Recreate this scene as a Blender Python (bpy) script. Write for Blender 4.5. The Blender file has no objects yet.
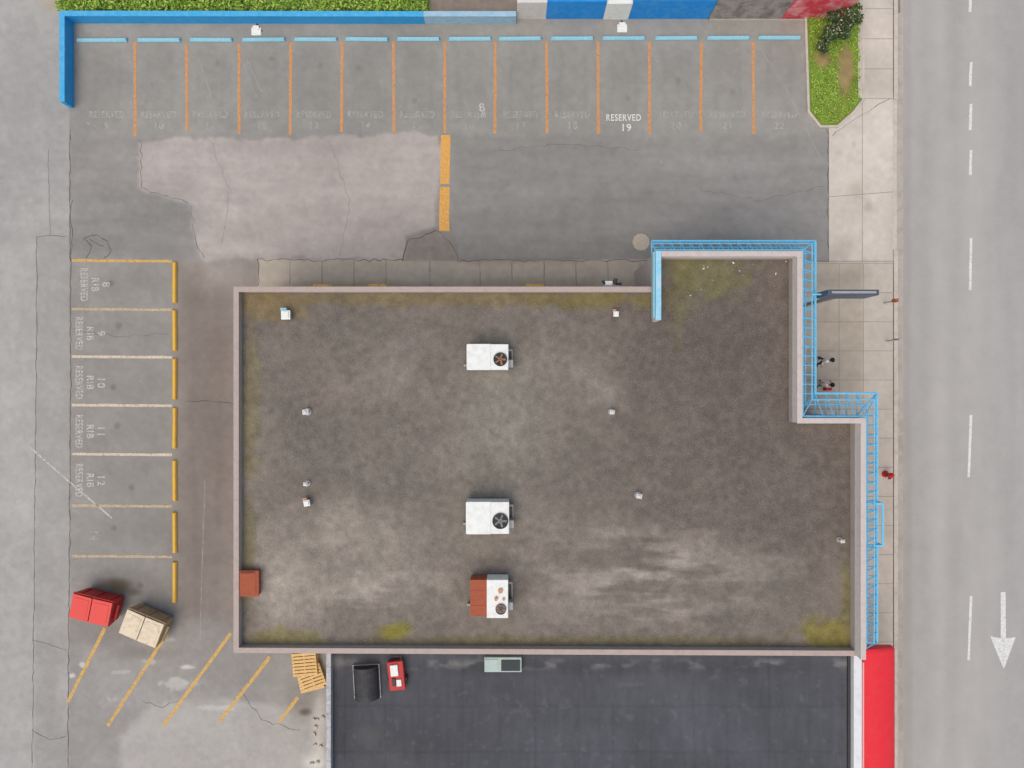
import bpy,bmesh,math,random
import numpy as np
from mathutils import Vector, Matrix
random.seed(7)
H=35.0; S=0.05
LUM=(0.99,1.04,1.14)
def X(px,h=0.): return (px-512)*S*(1-h/H)
def Y(py,h=0.): return (384-py)*S*(1-h/H)
def P(px,py,h=0.): return Vector((X(px,h),Y(py,h),h))
def lin(c):
    c=c/255.0
    return c/12.92 if c<=0.04045 else ((c+0.055)/1.055)**2.4
def C(r,g,b): return (min(lin(r)/LUM[0],.82),min(lin(g)/LUM[1],.82),min(lin(b)/LUM[2],.82),1)
scene=bpy.context.scene; coll=scene.collection
# ---------------------------------------------------------------- materials
def nodes_of(name):
    m=bpy.data.materials.new(name); m.use_nodes=True
    return m,m.node_tree,m.node_tree.nodes['Principled BSDF']
def add_noise(nt,scale,detail=6,rough=.6,dist=0,vec=None):
    n=nt.nodes.new('ShaderNodeTexNoise'); n.inputs['Scale'].default_value=scale
    n.inputs['Detail'].default_value=detail; n.inputs['Roughness'].default_value=rough
    n.inputs['Distortion'].default_value=dist
    if vec: nt.links.new(vec,n.inputs['Vector'])
    return n.outputs['Fac']
def maprange(nt,src,a,b,c,d):
    m=nt.nodes.new('ShaderNodeMapRange'); nt.links.new(src,m.inputs[0])
    for i,v in enumerate((a,b,c,d)): m.inputs[i+1].default_value=v
    return m.outputs[0]
def mul(nt,a,b):
    m=nt.nodes.new('ShaderNodeMath'); m.operation='MULTIPLY'
    nt.links.new(a,m.inputs[0]); nt.links.new(b,m.inputs[1]); return m.outputs[0]
def scalecol(nt,col,fac,const=None):
    v=nt.nodes.new('ShaderNodeVectorMath'); v.operation='SCALE'
    if col is not None: nt.links.new(col,v.inputs[0])
    else: v.inputs[0].default_value=const[:3]
    nt.links.new(fac,v.inputs['Scale']); return v.outputs[0]
def M(name,col,rough=.6,var=.12,nscale=4,metal=0,dirt=None,dirtamt=.35,dscale=2.5,bump=.15,spec=.3):
    m,nt,b=nodes_of(name)
    tc=nt.nodes.new('ShaderNodeTexCoord').outputs['Object']
    n1=maprange(nt,add_noise(nt,nscale,8,.65,0,tc),.25,.75,1-var,1+var)
    n2=maprange(nt,add_noise(nt,nscale*11,4,.6,0,tc),.3,.7,1-var*.6,1+var*.6)
    out=scalecol(nt,None,mul(nt,n1,n2),col)
    if dirt:
        mix=nt.nodes.new('ShaderNodeMix'); mix.data_type='RGBA'
        f=maprange(nt,add_noise(nt,dscale,9,.7,.4,tc),.45,.68,0,dirtamt)
        nt.links.new(f,mix.inputs['Factor']); nt.links.new(out,mix.inputs['A'])
        mix.inputs['B'].default_value=dirt; out=mix.outputs['Result']
    nt.links.new(out,b.inputs['Base Color'])
    b.inputs['Roughness'].default_value=rough; b.inputs['Metallic'].default_value=metal
    b.inputs['Specular IOR Level'].default_value=spec
    if bump:
        bp=nt.nodes.new('ShaderNodeBump'); bp.inputs['Strength'].default_value=bump; bp.inputs['Distance'].default_value=.01
        nt.links.new(add_noise(nt,nscale*9,4,.6,0,tc),bp.inputs['Height']); nt.links.new(bp.outputs[0],b.inputs['Normal'])
    return m
def Mpaint(name,col,wear=.5,soft=.12,nscale=5,maxa=.95):
    """worn road paint: flakes off by noise"""
    m,nt,b=nodes_of(name)
    tc=nt.nodes.new('ShaderNodeNewGeometry').outputs['Position']
    a=add_noise(nt,nscale,10,.75,.2,tc)
    al=maprange(nt,a,wear-soft,wear+soft,0,maxa)
    fine=maprange(nt,add_noise(nt,30,4,.7,0,tc),.3,.55,.5,1)
    nt.links.new(mul(nt,al,fine),b.inputs['Alpha'])
    n1=maprange(nt,add_noise(nt,9,6,.6,0,tc),.3,.7,.88,1.1)
    nt.links.new(scalecol(nt,None,n1,col),b.inputs['Base Color'])
    b.inputs['Roughness'].default_value=.75
    return m
def Mvc(name,fine=45,famt=.12,mid=3.,mamt=.035,speck=0,rough=.9,bump=.25):
    """vertex-coloured mineral surface with aggregate"""
    m,nt,b=nodes_of(name)
    at=nt.nodes.new('ShaderNodeAttribute'); at.attribute_name='Col'
    tc=nt.nodes.new('ShaderNodeNewGeometry').outputs['Position']
    nf=add_noise(nt,fine,3,.7,0,tc)
    f=mul(nt,maprange(nt,nf,.28,.72,1-famt,1+famt),maprange(nt,add_noise(nt,mid,9,.7,.3,tc),.3,.7,1-mamt,1+mamt))
    f=mul(nt,f,maprange(nt,add_noise(nt,14,5,.8,0,tc),.3,.7,1-famt*.45,1+famt*.45))
    col=scalecol(nt,at.outputs['Color'],f)
    if speck:
        for sc,lo,hi,cc,am in((22,.58,.66,C(180,172,162),speck),(24,.60,.68,C(76,72,68),speck*.8)):
            s=maprange(nt,add_noise(nt,sc,2,.5,0,tc),lo,hi,0,am)
            s=mul(nt,s,maprange(nt,add_noise(nt,1.1,6,.6,0,tc),.38,.62,.35,1))
            mix=nt.nodes.new('ShaderNodeMix'); mix.data_type='RGBA'
            nt.links.new(s,mix.inputs['Factor']); nt.links.new(col,mix.inputs['A']); mix.inputs['B'].default_value=cc
            col=mix.outputs['Result']
    nt.links.new(col,b.inputs['Base Color']); b.inputs['Roughness'].default_value=rough
    b.inputs['Specular IOR Level'].default_value=.2
    bp=nt.nodes.new('ShaderNodeBump'); bp.inputs['Strength'].default_value=bump; bp.inputs['Distance'].default_value=.015
    nt.links.new(nf,bp.inputs['Height']); nt.links.new(bp.outputs[0],b.inputs['Normal'])
    return m
m_asph=Mvc('asphalt_worn',famt=.12,fine=42,mamt=.025)
m_street=Mvc('asphalt_street',famt=.11,mamt=.02)
m_conc=Mvc('concrete_walk',famt=.07,mamt=.04,bump=.15)
m_grav=Mvc('gravel_roof',fine=26,famt=.24,mid=2.2,mamt=.05,speck=.34,bump=.4)
m_mem=Mvc('membrane_roof',famt=.08,mamt=.08,rough=.8,bump=.1)
m_orange=Mpaint('paint_orange',C(224,162,104),.36,.10,6,.85)
m_orange2=Mpaint('paint_orange_thick',C(234,176,90),.33,.08,5,.95)
m_yellowl=Mpaint('paint_yellow',C(226,184,104),.37,.1,6,.88)
m_tan=Mpaint('paint_tan',C(214,192,156),.38,.12,6,.82)
m_cream=Mpaint('paint_cream',C(228,214,192),.38,.1,6,.9)
m_whitel=Mpaint('paint_white',C(236,236,234),.34,.1,5,.95)
m_faint=Mpaint('paint_faint_white',C(210,210,207),.49,.12,3.2,.65)
m_faint2=Mpaint('paint_text_white',C(226,224,220),.43,.14,6,.8)
m_scuff=Mpaint('paint_scuff',C(198,198,196),.5,.15,3,.55)
m_crack=M('crack_dark',C(100,97,94),.95,.2,6,bump=0)
m_joint=M('joint_dark',C(142,135,126),.95,.2,6,bump=0)
m_bluestop=M('paint_lightblue',C(142,204,226),.6,.10,5,dirt=C(165,170,168),dirtamt=.5,dscale=6)
m_yelstop=M('paint_yellowstop',C(236,182,58),.55,.1,5,dirt=C(160,145,112),dirtamt=.5,dscale=5)
m_bluewall=M('blue_wall_paint',C(40,160,228),.5,.08,3,dirt=C(90,160,205),dirtamt=.5,dscale=3)
m_bluetop=M('blue_cap_paint',C(66,172,226),.55,.10,4,dirt=C(130,180,208),dirtamt=.5,dscale=4)
m_palewall=M('pale_wall_paint',C(150,190,216),.55,.10,4,dirt=C(190,205,215),dirtamt=.6,dscale=2)
m_bluebright=M('blue_bright_paint',C(22,142,228),.5,.1,3,dirt=C(90,170,225),dirtamt=.5)
m_white=M('white_painted_metal',C(238,238,236),.45,.04,3,dirt=C(180,170,156),dirtamt=.3,dscale=4)
m_whitew=M('white_wall_paint',C(216,214,212),.6,.06,3,dirt=C(170,162,152),dirtamt=.4,dscale=3)
m_grey=M('galvanised_metal',C(162,162,162),.5,.12,6,metal=.1)
m_dark=M('dark_metal',C(60,60,62),.5,.15,6)
m_black=M('black_rubber',C(54,54,58),.6,.15,5,dirt=C(92,90,86),dirtamt=.3)
m_rust=M('rust_red_metal',C(166,90,64),.8,.12,6,dirt=C(134,76,54),dirtamt=.5,dscale=8)
m_copper=M('copper_tan',C(200,148,114),.6,.15,6)
m_cap=M('parapet_cap',C(180,164,158),.55,.06,3,dirt=C(150,135,127),dirtamt=.5,dscale=3)
m_cap2=M('fascia_cap',C(202,192,188),.55,.06,3,dirt=C(174,160,154),dirtamt=.5,dscale=3)
m_stucco=M('stucco_wall',C(176,166,160),.85,.08,3,dirt=C(140,130,122))
m_lattice=M('lattice_blue',C(112,202,246),.5,.06,5,dirt=C(160,210,232),dirtamt=.4,dscale=5)
m_red=M('dumpster_red',C(186,52,50),.5,.10,4,dirt=C(140,56,52),dirtamt=.5)
m_reddark=M('dumpster_lid_red',C(226,78,70),.55,.06,3,dirt=C(186,92,84),dirtamt=.5,dscale=3)
m_beige=M('dumpster_beige',C(170,148,118),.6,.1,4,dirt=C(126,104,80),dirtamt=.5)
m_beigelid=M('dumpster_lid_beige',C(222,208,184),.6,.07,3,dirt=C(178,158,132),dirtamt=.6,dscale=4)
m_awn=M('awning_red',C(240,48,58),.5,.04,3,dirt=C(226,70,78),dirtamt=.4,bump=.05)
m_pink=M('awning_edge',C(238,164,168),.5,.05,3)
m_wood=M('pallet_wood',C(224,190,132),.8,.15,8,dirt=C(180,144,98),dirtamt=.5,dscale=6)
m_glass=M('glass_dark',C(56,64,68),.5,.05,3,spec=.2,bump=0)
m_teal=M('skylight_frame',C(176,196,192),.5,.1,5,dirt=C(140,150,144))
m_sign=M('sign_dark_blue',C(76,88,110),.4,.1,5)
m_hyd=M('hydrant_red',C(200,44,44),.45,.1,8)
m_skin=M('skin',C(200,150,122),.6,.05,8,bump=0)
m_hair=M('hair_dark',C(36,31,28),.7,.2,30)
m_bark=M('bark',C(104,84,64),.9,.25,9)
m_kerb=M('kerb_concrete',C(198,192,184),.85,.08,3,dirt=C(166,156,144),dirtamt=.6)
greens=[M('leaf_a',C(122,158,56),.7,.15,3,bump=0),M('leaf_b',C(150,182,70),.7,.15,3,bump=0),M('leaf_c',C(90,124,48),.7,.15,3,bump=0),M('leaf_d',C(180,198,98),.7,.15,3,bump=0)]
bushg=[M('bush_a',C(66,88,48),.6,.2,3,bump=0),M('bush_b',C(98,118,64),.6,.2,3,bump=0),M('bush_c',C(46,62,38),.6,.2,3,bump=0),M('bush_d',C(196,190,176),.6,.2,3,bump=0)]
# ---------------------------------------------------------------- mesh builder
class MB:
    def __init__(s): s.bm=bmesh.new(); s.mi=0
    def _f(s,vs):
        try: f=s.bm.faces.new(vs); f.material_index=s.mi; return f
        except ValueError: return None
    def box(s,c,sz,rot=0,mat=None):
        Mx=Matrix.Translation(Vector(c))@(mat if mat else Matrix.Rotation(rot,4,'Z'))
        v=[s.bm.verts.new(Mx@Vector((sx*sz[0]/2,sy*sz[1]/2,q*sz[2]/2))) for q in(-1,1) for sx,sy in((-1,-1),(1,-1),(1,1),(-1,1))]
        s._f(v[3::-1]); s._f(v[4:])
        for i in range(4): s._f([v[i],v[(i+1)%4],v[4+(i+1)%4],v[4+i]])
    def bx(s,x0,x1,y0,y1,z0,z1): s.box(((x0+x1)/2,(y0+y1)/2,(z0+z1)/2),(abs(x1-x0),abs(y1-y0),abs(z1-z0)))
    def prism(s,poly,z0,z1,bottom=True):
        b=[s.bm.verts.new((p[0],p[1],z0)) for p in poly]; t=[s.bm.verts.new((p[0],p[1],z1)) for p in poly]
        n=len(poly)
        s._f(t)
        if bottom: s._f(b[::-1])
        for i in range(n): s._f([b[i],b[(i+1)%n],t[(i+1)%n],t[i]])
    def flat(s,poly,z): s._f([s.bm.verts.new((p[0],p[1],z)) for p in poly])
    def cyl(s,p0,p1,r0,r1=None,seg=12,caps=True):
        if r1 is None:r1=r0
        p0=Vector(p0);p1=Vector(p1);d=(p1-p0).normalized()
        a=d.orthogonal().normalized(); b=d.cross(a)
        r=[]
        for p,rr in((p0,r0),(p1,r1)):
            r.append([s.bm.verts.new(p+(a*math.cos(t)+b*math.sin(t))*rr) for t in[2*math.pi*i/seg for i in range(seg)]])
        for i in range(seg): s._f([r[0][i],r[0][(i+1)%seg],r[1][(i+1)%seg],r[1][i]])
        if caps: s._f(r[0][::-1]); s._f(r[1])
    def ring(s,c,ro,ri,z0,z1,seg=28):
        L=[]
        for rr,z in((ro,z0),(ro,z1),(ri,z1),(ri,z0)):
            L.append([s.bm.verts.new((c[0]+rr*math.cos(2*math.pi*i/seg),c[1]+rr*math.sin(2*math.pi*i/seg),z)) for i in range(seg)])
        for k in range(4):
            for i in range(seg): s._f([L[k][i],L[k][(i+1)%seg],L[(k+1)%4][(i+1)%seg],L[(k+1)%4][i]])
    def path(s,pts,w0,w1,z0,z1,closed=False):
        a=offset(pts,w0,closed); b=offset(pts,w1,closed); n=len(pts)
        V=[[s.bm.verts.new((p[0],p[1],z)) for p in L] for L,z in((a,z0),(a,z1),(b,z1),(b,z0))]
        m=n if closed else n-1
        for k in range(4):
            for i in range(m): s._f([V[k][i],V[k][(i+1)%n],V[(k+1)%4][(i+1)%n],V[(k+1)%4][i]])
        if not closed:
            s._f([V[k][0] for k in range(4)]); s._f([V[k][-1] for k in range(3,-1,-1)])
    def sphere(s,c,r,seg=12,sc=(1,1,1)):
        res=bmesh.ops.create_uvsphere(s.bm,u_segments=seg,v_segments=max(6,seg//2),radius=r,matrix=Matrix.Translation(Vector(c))@Matrix.Diagonal((*sc,1)))
        fs=set(f for v in res['verts'] for f in v.link_faces)
        for f in fs: f.material_index=s.mi
    def make(s,name,mats,parent=None,world=False,bevel=0,smooth=False,label=None,**kw):
        if parent is not None and world: bmesh.ops.translate(s.bm,verts=s.bm.verts,vec=-parent.location)
        bmesh.ops.recalc_face_normals(s.bm,faces=s.bm.faces)
        me=bpy.data.meshes.new(name); s.bm.to_mesh(me); s.bm.free()
        if not isinstance(mats,(list,tuple)): mats=[mats]
        for m in mats: me.materials.append(m)
        if smooth:
            for p in me.polygons: p.use_smooth=True
        return mkobj(name,me,parent,bevel,label,**kw)
def mkobj(name,me,parent=None,bevel=0,label=None,category=None,group=None,kind=None,loc=None,rot=0):
    o=bpy.data.objects.new(name,me); coll.objects.link(o)
    if parent: o.parent=parent
    if loc is not None: o.location=loc
    o.rotation_euler[2]=rot
    if bevel:
        b=o.modifiers.new('bevel','BEVEL'); b.width=bevel; b.segments=2; b.limit_method='ANGLE'
    for k,v in(('label',label),('category',category),('group',group),('kind',kind)):
        if v: o[k]=v
    return o
def offset(pts,w,closed=False):
    n=len(pts); out=[]
    for i in range(n):
        p=Vector(pts[i][:2])
        pa=Vector(pts[i-1][:2]) if (i>0 or closed) else None
        pb=Vector(pts[(i+1)%n][:2]) if (i<n-1 or closed) else None
        ns=[]
        if pa is not None: d=(p-pa).normalized(); ns.append(Vector((-d.y,d.x)))
        if pb is not None: d=(pb-p).normalized(); ns.append(Vector((-d.y,d.x)))
        if len(ns)==1: q=p+ns[0]*w
        else:
            m=(ns[0]+ns[1]); q=p+m*(w*2/m.length_squared) if m.length>1e-6 else p+ns[0]*w
        out.append((q.x,q.y))
    return out
def root(name,loc,rot=0,label=None,category=None,group=None):
    o=bpy.data.objects.new(name,None); coll.objects.link(o); o.location=loc; o.rotation_euler[2]=rot; o.empty_display_size=.3
    for k,v in(('label',label),('category',category),('group',group)):
        if v:o[k]=v
    return o
# ---------------------------------------------------------------- colour fields
def vnoise(u,v,scale,seed,ax=1,ay=1):
    r=np.random.RandomState(seed); G=r.rand(256,256)
    x=u/scale/ax+1000; y=v/scale/ay+1000
    xi=np.floor(x).astype(int);yi=np.floor(y).astype(int);fx=x-xi;fy=y-yi
    fx=fx*fx*(3-2*fx);fy=fy*fy*(3-2*fy)
    g=lambda a,b:G[a%256,b%256]
    return (g(xi,yi)*(1-fx)+g(xi+1,yi)*fx)*(1-fy)+(g(xi,yi+1)*(1-fx)+g(xi+1,yi+1)*fx)*fy
def fbm(u,v,scale,seed,oct=5,ax=1,ay=1,g=.55):
    t=0;a=1;n=0
    for i in range(oct):
        c,s_=math.cos(.6*i+.3),math.sin(.6*i+.3)
        if ax==ay: uu,vv=u*c-v*s_,u*s_+v*c
        else: uu,vv=u,v
        t=t+a*vnoise(uu,vv,scale/2**i,seed+i*17,ax,ay);n+=a;a*=g
    return t/n
def sstep(a,b,x):
    t=np.clip((x-a)/(b-a),0,1);return t*t*(3-2*t)
def sdpoly(u,v,pts):
    d=np.full(u.shape,1e9);s=np.zeros(u.shape,bool);n=len(pts)
    for i in range(n):
        ax_,ay_=pts[i];bx_,by_=pts[(i+1)%n];ex=bx_-ax_;ey=by_-ay_
        wx=u-ax_;wy=v-ay_;t=np.clip((wx*ex+wy*ey)/(ex*ex+ey*ey),0,1)
        d=np.minimum(d,np.hypot(wx-t*ex,wy-t*ey))
        c=((ay_<=v)&(by_>v))|((by_<=v)&(ay_>v))
        xx=ax_+(v-ay_)/(by_-ay_ if by_!=ay_ else 1e-9)*ex
        s^=c&(u<xx)
    return np.where(s,-d,d)
def sdline(u,v,pts):
    d=np.full(u.shape,1e9)
    for (ax_,ay_),(bx_,by_) in zip(pts[:-1],pts[1:]):
        ex=bx_-ax_;ey=by_-ay_;wx=u-ax_;wy=v-ay_;t=np.clip((wx*ex+wy*ey)/(ex*ex+ey*ey),0,1)
        d=np.minimum(d,np.hypot(wx-t*ex,wy-t*ey))
    return d
class Field:
    def __init__(s,u,v,base,seed=3):
        s.u=u;s.v=v;s.c=np.ones((u.size,3))*np.array(base,float)
        s.w1=fbm(u,v,22,seed,5)-.5;s.w2=fbm(u,v,22,seed+77,5)-.5
        s.b1=fbm(u,v,55,seed+5,6)
    def paint(s,m,rgb,op=1):
        m=(m*op)[:,None];s.c=s.c*(1-m)+np.array(rgb,float)*m
    def poly(s,pts,rgb,op=1,soft=1.5,warp=8):
        d=sdpoly(s.u+s.w1*warp,s.v+s.w2*warp,pts);s.paint(1-sstep(-soft,soft,d),rgb,op)
    def blob(s,cx,cy,rx,ry,rgb,op=1,rot=0,rag=.5,edge=.8):
        a=math.radians(rot);x=s.u-cx;y=s.v-cy
        X_=(x*math.cos(a)+y*math.sin(a))/rx;Y_=(-x*math.sin(a)+y*math.cos(a))/ry
        r=np.hypot(X_,Y_)+(s.b1-.5)*rag*1.6+(s.w1)*rag
        s.paint(1-sstep(1-edge,1+edge,r),rgb,op)
    def streak(s,pts,w,rgb,op):
        d=sdline(s.u+s.w1*6,s.v+s.w2*6,pts);s.paint(np.exp(-(d/w)**2)*(.4+.9*np.clip(s.b1,0,1)),rgb,op)
    def lin(s):
        c=np.clip(s.c,2,253)/255;l=np.where(c<=.04045,c/12.92,((c+.055)/1.055)**2.4)
        return np.clip(l/np.array(LUM),0,.85)
def ground_color(u,v):
    F=Field(u,v,(144,142,139))
    F.poly([(450,132),(835,132),(835,262),(450,262)],(140,139,137),1,6,10)
    F.poly([(70,0),(835,0),(835,136),(70,136)],(148,147,143),.9,5,8)
    for i in range(14):
        cx=108+51.7*i
        F.blob(cx,74,15,30,(139,138,134),.5,0,.4)
        F.streak([(cx-11,52),(cx-12+random.uniform(-3,3),120)],2.5,(136,135,132),.4);F.streak([(cx+12,52),(cx+11+random.uniform(-3,3),120)],2.5,(136,135,132),.4)
        if random.random()<.6: F.blob(cx+random.uniform(-9,9),random.uniform(56,112),random.uniform(1.5,3),random.uniform(1.5,4),(118,117,114),.4,0,.3,.5)
    F.poly([(140,142),(142,188),(188,203),(192,238),(202,260),(404,260),(409,240),(436,228),(440,160),(439,133),(330,138),(250,141),(180,138)],(174,167,163),.93,2.4,15)
    F.blob(330,200,80,40,(179,173,169),.5);F.blob(230,238,40,14,(162,156,152),.5);F.blob(165,180,20,10,(164,158,154),.4);F.blob(400,236,26,12,(166,159,155),.5);F.blob(290,146,100,5,(164,158,154),.5)
    F.poly([(72,188),(140,188),(190,206),(192,262),(72,262)],(139,138,135),.75,4,10)
    F.blob(155,215,40,18,(129,128,125),.5)
    F.poly([(405,236),(450,222),(462,262),(404,262)],(136,130,124),.8,2,6)
    F.poly([(462,236),(835,240),(835,262),(462,262)],(139,137,134),.5,5,6)
    F.blob(560,185,60,20,(148,148,146),.4);F.blob(700,170,80,22,(147,147,146),.4);F.blob(770,215,40,20,(144,144,143),.4)
    for pts in([(470,150),(560,176),(700,182),(826,170)],[(470,170),(580,200),(720,206),(826,196)],[(640,140),(690,170),(760,215),(820,240)],[(540,140),(500,190),(470,250)]): F.streak(pts,3,(132,132,130),.3)
    F.blob(100,240,26,14,(122,121,118),.3)
    F.poly([(72,258),(178,258),(178,608),(72,608)],(147,145,141),.9,4,4)
    F.poly([(178,262),(300,262),(300,655),(178,645)],(136,128,122),.95,10,12)
    F.blob(205,330,22,40,(122,113,107),.6);F.blob(210,420,16,50,(123,115,109),.6);F.blob(200,560,25,60,(132,125,119),.5);F.blob(196,290,10,20,(116,108,102),.5);F.blob(222,480,10,26,(120,112,106),.5)
    F.streak([(196,270),(192,400),(198,640)],4,(120,112,107),.4);F.streak([(216,280),(222,400),(214,640)],5,(122,114,109),.35)
    for i in range(7):
        F.blob(130,284+49*i,32,13,(135,132,128),.4)
        F.blob(random.uniform(110,165),284+49*i+random.uniform(-10,10),3,3,(108,105,100),.5,0,.3,.5)
    F.poly([(68,600),(330,645),(330,860),(68,860)],(153,151,148),.85,14,20)
    F.poly([(150,706),(205,698),(320,712),(330,860),(118,860),(122,735)],(174,172,169),.9,5,20)
    F.poly([(90,660),(150,655),(210,668),(216,700),(150,706),(100,712)],(160,158,156),.6,6,22)
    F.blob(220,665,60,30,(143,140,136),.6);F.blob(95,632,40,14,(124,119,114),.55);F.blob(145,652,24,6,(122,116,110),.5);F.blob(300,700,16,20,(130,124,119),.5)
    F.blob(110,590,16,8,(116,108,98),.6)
    sp=fbm(u,v,7,141,5)
    for cx,cy,rx,ry,o in((72,676,10,5,.9),(82,665,5,4,.7),(182,684,26,8,.45),(150,662,12,3,.35),(112,700,16,5,.25),(215,708,24,4,.35),(170,640,12,3,.3),(186,667,16,3,.6),(120,672,14,3,.3)):
        z=np.exp(-((u-cx)/rx)**2-((v-cy)/ry)**2);F.paint(sstep(.50,.66,sp*.6+z*.42),(216,215,213),o)
    F.blob(320,740,7,36,(205,203,200),.7);F.blob(316,762,12,8,(215,214,212),.8)
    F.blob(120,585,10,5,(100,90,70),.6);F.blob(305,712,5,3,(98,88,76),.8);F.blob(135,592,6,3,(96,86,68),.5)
    F.poly([(258,259),(404,259),(404,261),(456,261),(650,259),(650,310),(258,310)],(172,163,151),.97,1,1.5)
    F.blob(430,272,30,14,(176,167,156),.5);F.blob(540,284,80,6,(146,135,116),.6);F.blob(350,286,70,5,(142,130,106),.6)
    F.blob(215,275,26,14,(164,156,150),.5);F.blob(500,260,60,4,(138,131,122),.5)
    F2=Field(u,v,(164,164,162),9)
    F2.poly([(37,236),(70,236),(70,860),(34,860)],(157,156,153),.9,1.2,2)
    F2.poly([(48,150),(70,150),(70,236),(48,236)],(157,157,155),.7,2,2)
    F2.blob(15,520,14,160,(170,170,168),.5);F2.blob(50,700,12,60,(150,148,145),.5);F2.blob(55,4,12,8,(178,162,140),.6)
    F2.blob(66,690,8,30,(186,184,182),.35)
    am=(1-sstep(68,71,u+F.w1*2.5));F.c=F.c*(1-am[:,None])+F2.c*am[:,None]
    n=fbm(u,v,120,41,6);F.c*= (1+.07*(n-.5)*2)[:,None]
    n=fbm(u,v,18,45,5);F.c*= (1+.045*(n-.5)*2)[:,None]
    n=fbm(u,v,5,46,3);F.c*= (1+.045*(n-.5)*2)[:,None]
    z=sstep(120,150,v)*(v<262);n=fbm(u,v,10,47,4,ax=6,ay=.8)*z+.5*(1-z);F.c*=(1+.05*(n-.5)*2)[:,None]
    return F.lin()
def street_color(u,v):
    F=Field(u,v,(171,170,168),21)
    F.paint(sstep(985,1000,u),(166,165,164),.8)
    for c,w,o in((925,7,.3),(955,7,.3),(985,5,.25),(1012,6,.3)): F.paint(np.exp(-((u-c+F.w1*6)/w)**2),(160,159,157),o)
    F.paint(np.exp(-((u-940)/6)**2),(178,177,175),.35)
    F.poly([(903,0),(912,0),(910,330),(913,800),(903,800)],(162,159,155),.6,2,5)
    n=fbm(u,v,40,22,5,ax=.6,ay=4);F.c*=(1+.045*(n-.5)*2)[:,None]
    n=fbm(u,v,12,26,4);F.c*=(1+.025*(n-.5)*2)[:,None]
    return F.lin()
def walk_color(u,v):
    F=Field(u,v,(192,184,174),31)
    F.poly([(820,96),(893,96),(893,262),(820,262)],(203,196,187),1,5,3)
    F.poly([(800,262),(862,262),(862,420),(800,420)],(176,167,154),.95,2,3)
    F.poly([(800,395),(893,395),(893,860),(800,860)],(188,179,169),.8,8,6)
    F.blob(838,280,26,10,(142,135,126),.6,0,.4);F.blob(842,250,8,20,(164,154,144),.4,50)  # wide dark blob: blade sign's shadow painted into the concrete colour
    F.blob(880,160,14,50,(209,203,195),.5);F.blob(880,30,14,40,(209,201,191),.6)
    for i in range(16): F.blob(random.uniform(835,890),random.uniform(110,760),random.uniform(2,8),random.uniform(2,10),(168,158,146),.4)
    n=fbm(u,v,30,32,6);F.c*=(1+.07*(n-.5)*2)[:,None]
    n=fbm(u,v,5,33,3);F.c*=(1+.04*(n-.5)*2)[:,None]
    return F.lin()
def roof_color(u,v):
    F=Field(u,v,(119,112,105),61)
    F.poly([(600,250),(870,250),(870,560),(640,560)],(105,97,91),.9,40,50)
    F.blob(350,330,60,30,(112,106,99),.5);F.blob(720,350,70,60,(99,91,86),.6);F.blob(400,500,50,60,(110,105,98),.6)
    F.blob(330,440,60,50,(114,108,101),.6);F.blob(780,500,60,60,(102,94,89),.6);F.blob(600,470,60,40,(106,99,93),.5)
    F.blob(500,440,50,70,(136,133,124),.7,0,.3,.9);F.blob(500,395,34,50,(136,133,124),.35)
    F.blob(390,375,30,24,(144,137,130),.4,0,.9);F.blob(430,345,30,14,(138,131,125),.35,0,.9);F.blob(330,392,26,12,(142,131,123),.4,0,.9)
    F.blob(590,375,30,14,(144,136,129),.4,20,.9);F.blob(600,395,24,12,(144,136,130),.4,0,.9)
    F.blob(275,560,40,70,(160,152,142),.75,0,1.);F.blob(300,585,50,24,(168,160,150),.55,0,1.);F.blob(255,470,16,60,(142,135,125),.5,0,.8)
    F.blob(380,565,60,40,(148,141,132),.55,0,.9);F.blob(330,530,46,26,(152,144,134),.5,0,.9)
    st=fbm(u+v*.25,v,16,71,5,ax=4,ay=.9)
    zone=np.exp(-((u-650)/115)**2-((v-580)/50)**2)
    F.paint(sstep(.44,.72,st)*zone,(170,162,154),.85)
    zone=np.exp(-((u-340)/110)**2-((v-590)/50)**2)
    F.paint(sstep(.46,.74,st)*zone,(174,166,156),.6)
    zone=np.exp(-((u-560)/200)**2-((v-520)/100)**2)
    F.paint(sstep(.45,.80,fbm(u,v,60,75,6))*zone,(138,131,123),.35)
    F.paint(sstep(.5,.8,fbm(u,v,80,79,6)),(102,96,90),.35)
    ms=fbm(u,v,14,81,5)
    def moss(cx,cy,rx,ry,c=(118,110,60),o=.6,th=.42):
        z=np.exp(-((u-cx)/rx)**2-((v-cy)/ry)**2);F.paint(sstep(th,th+.28,ms*.55+z*.55)*np.clip(z*4,0,1),c,o)
    moss(270,303,42,17,(130,112,74),.65,.38);moss(250,400,13,100,(118,111,76),.5,.44);moss(460,298,240,10,(120,108,72),.6,.42);moss(590,300,60,12,(115,107,64),.65,.4)
    moss(705,275,45,26,(112,110,72),.65,.38);moss(828,634,34,15,(124,116,54),.8,.38);moss(848,600,10,50,(112,106,62),.6,.42)
    moss(396,632,18,11,(130,124,54),.9,.42);moss(290,637,36,10,(126,118,70),.6,.38);moss(248,560,9,70,(116,110,72),.5,.44);moss(560,641,280,7,(112,104,70),.5,.44);moss(680,290,16,50,(110,106,70),.5,.42)
    n=fbm(u,v,30,63,6);F.c*=(1+.06*(n-.5)*2)[:,None]
    n=fbm(u,v,6,67,4);F.c*=(1+.14*(n-.5)*2)[:,None]
    return F.lin()
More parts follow.
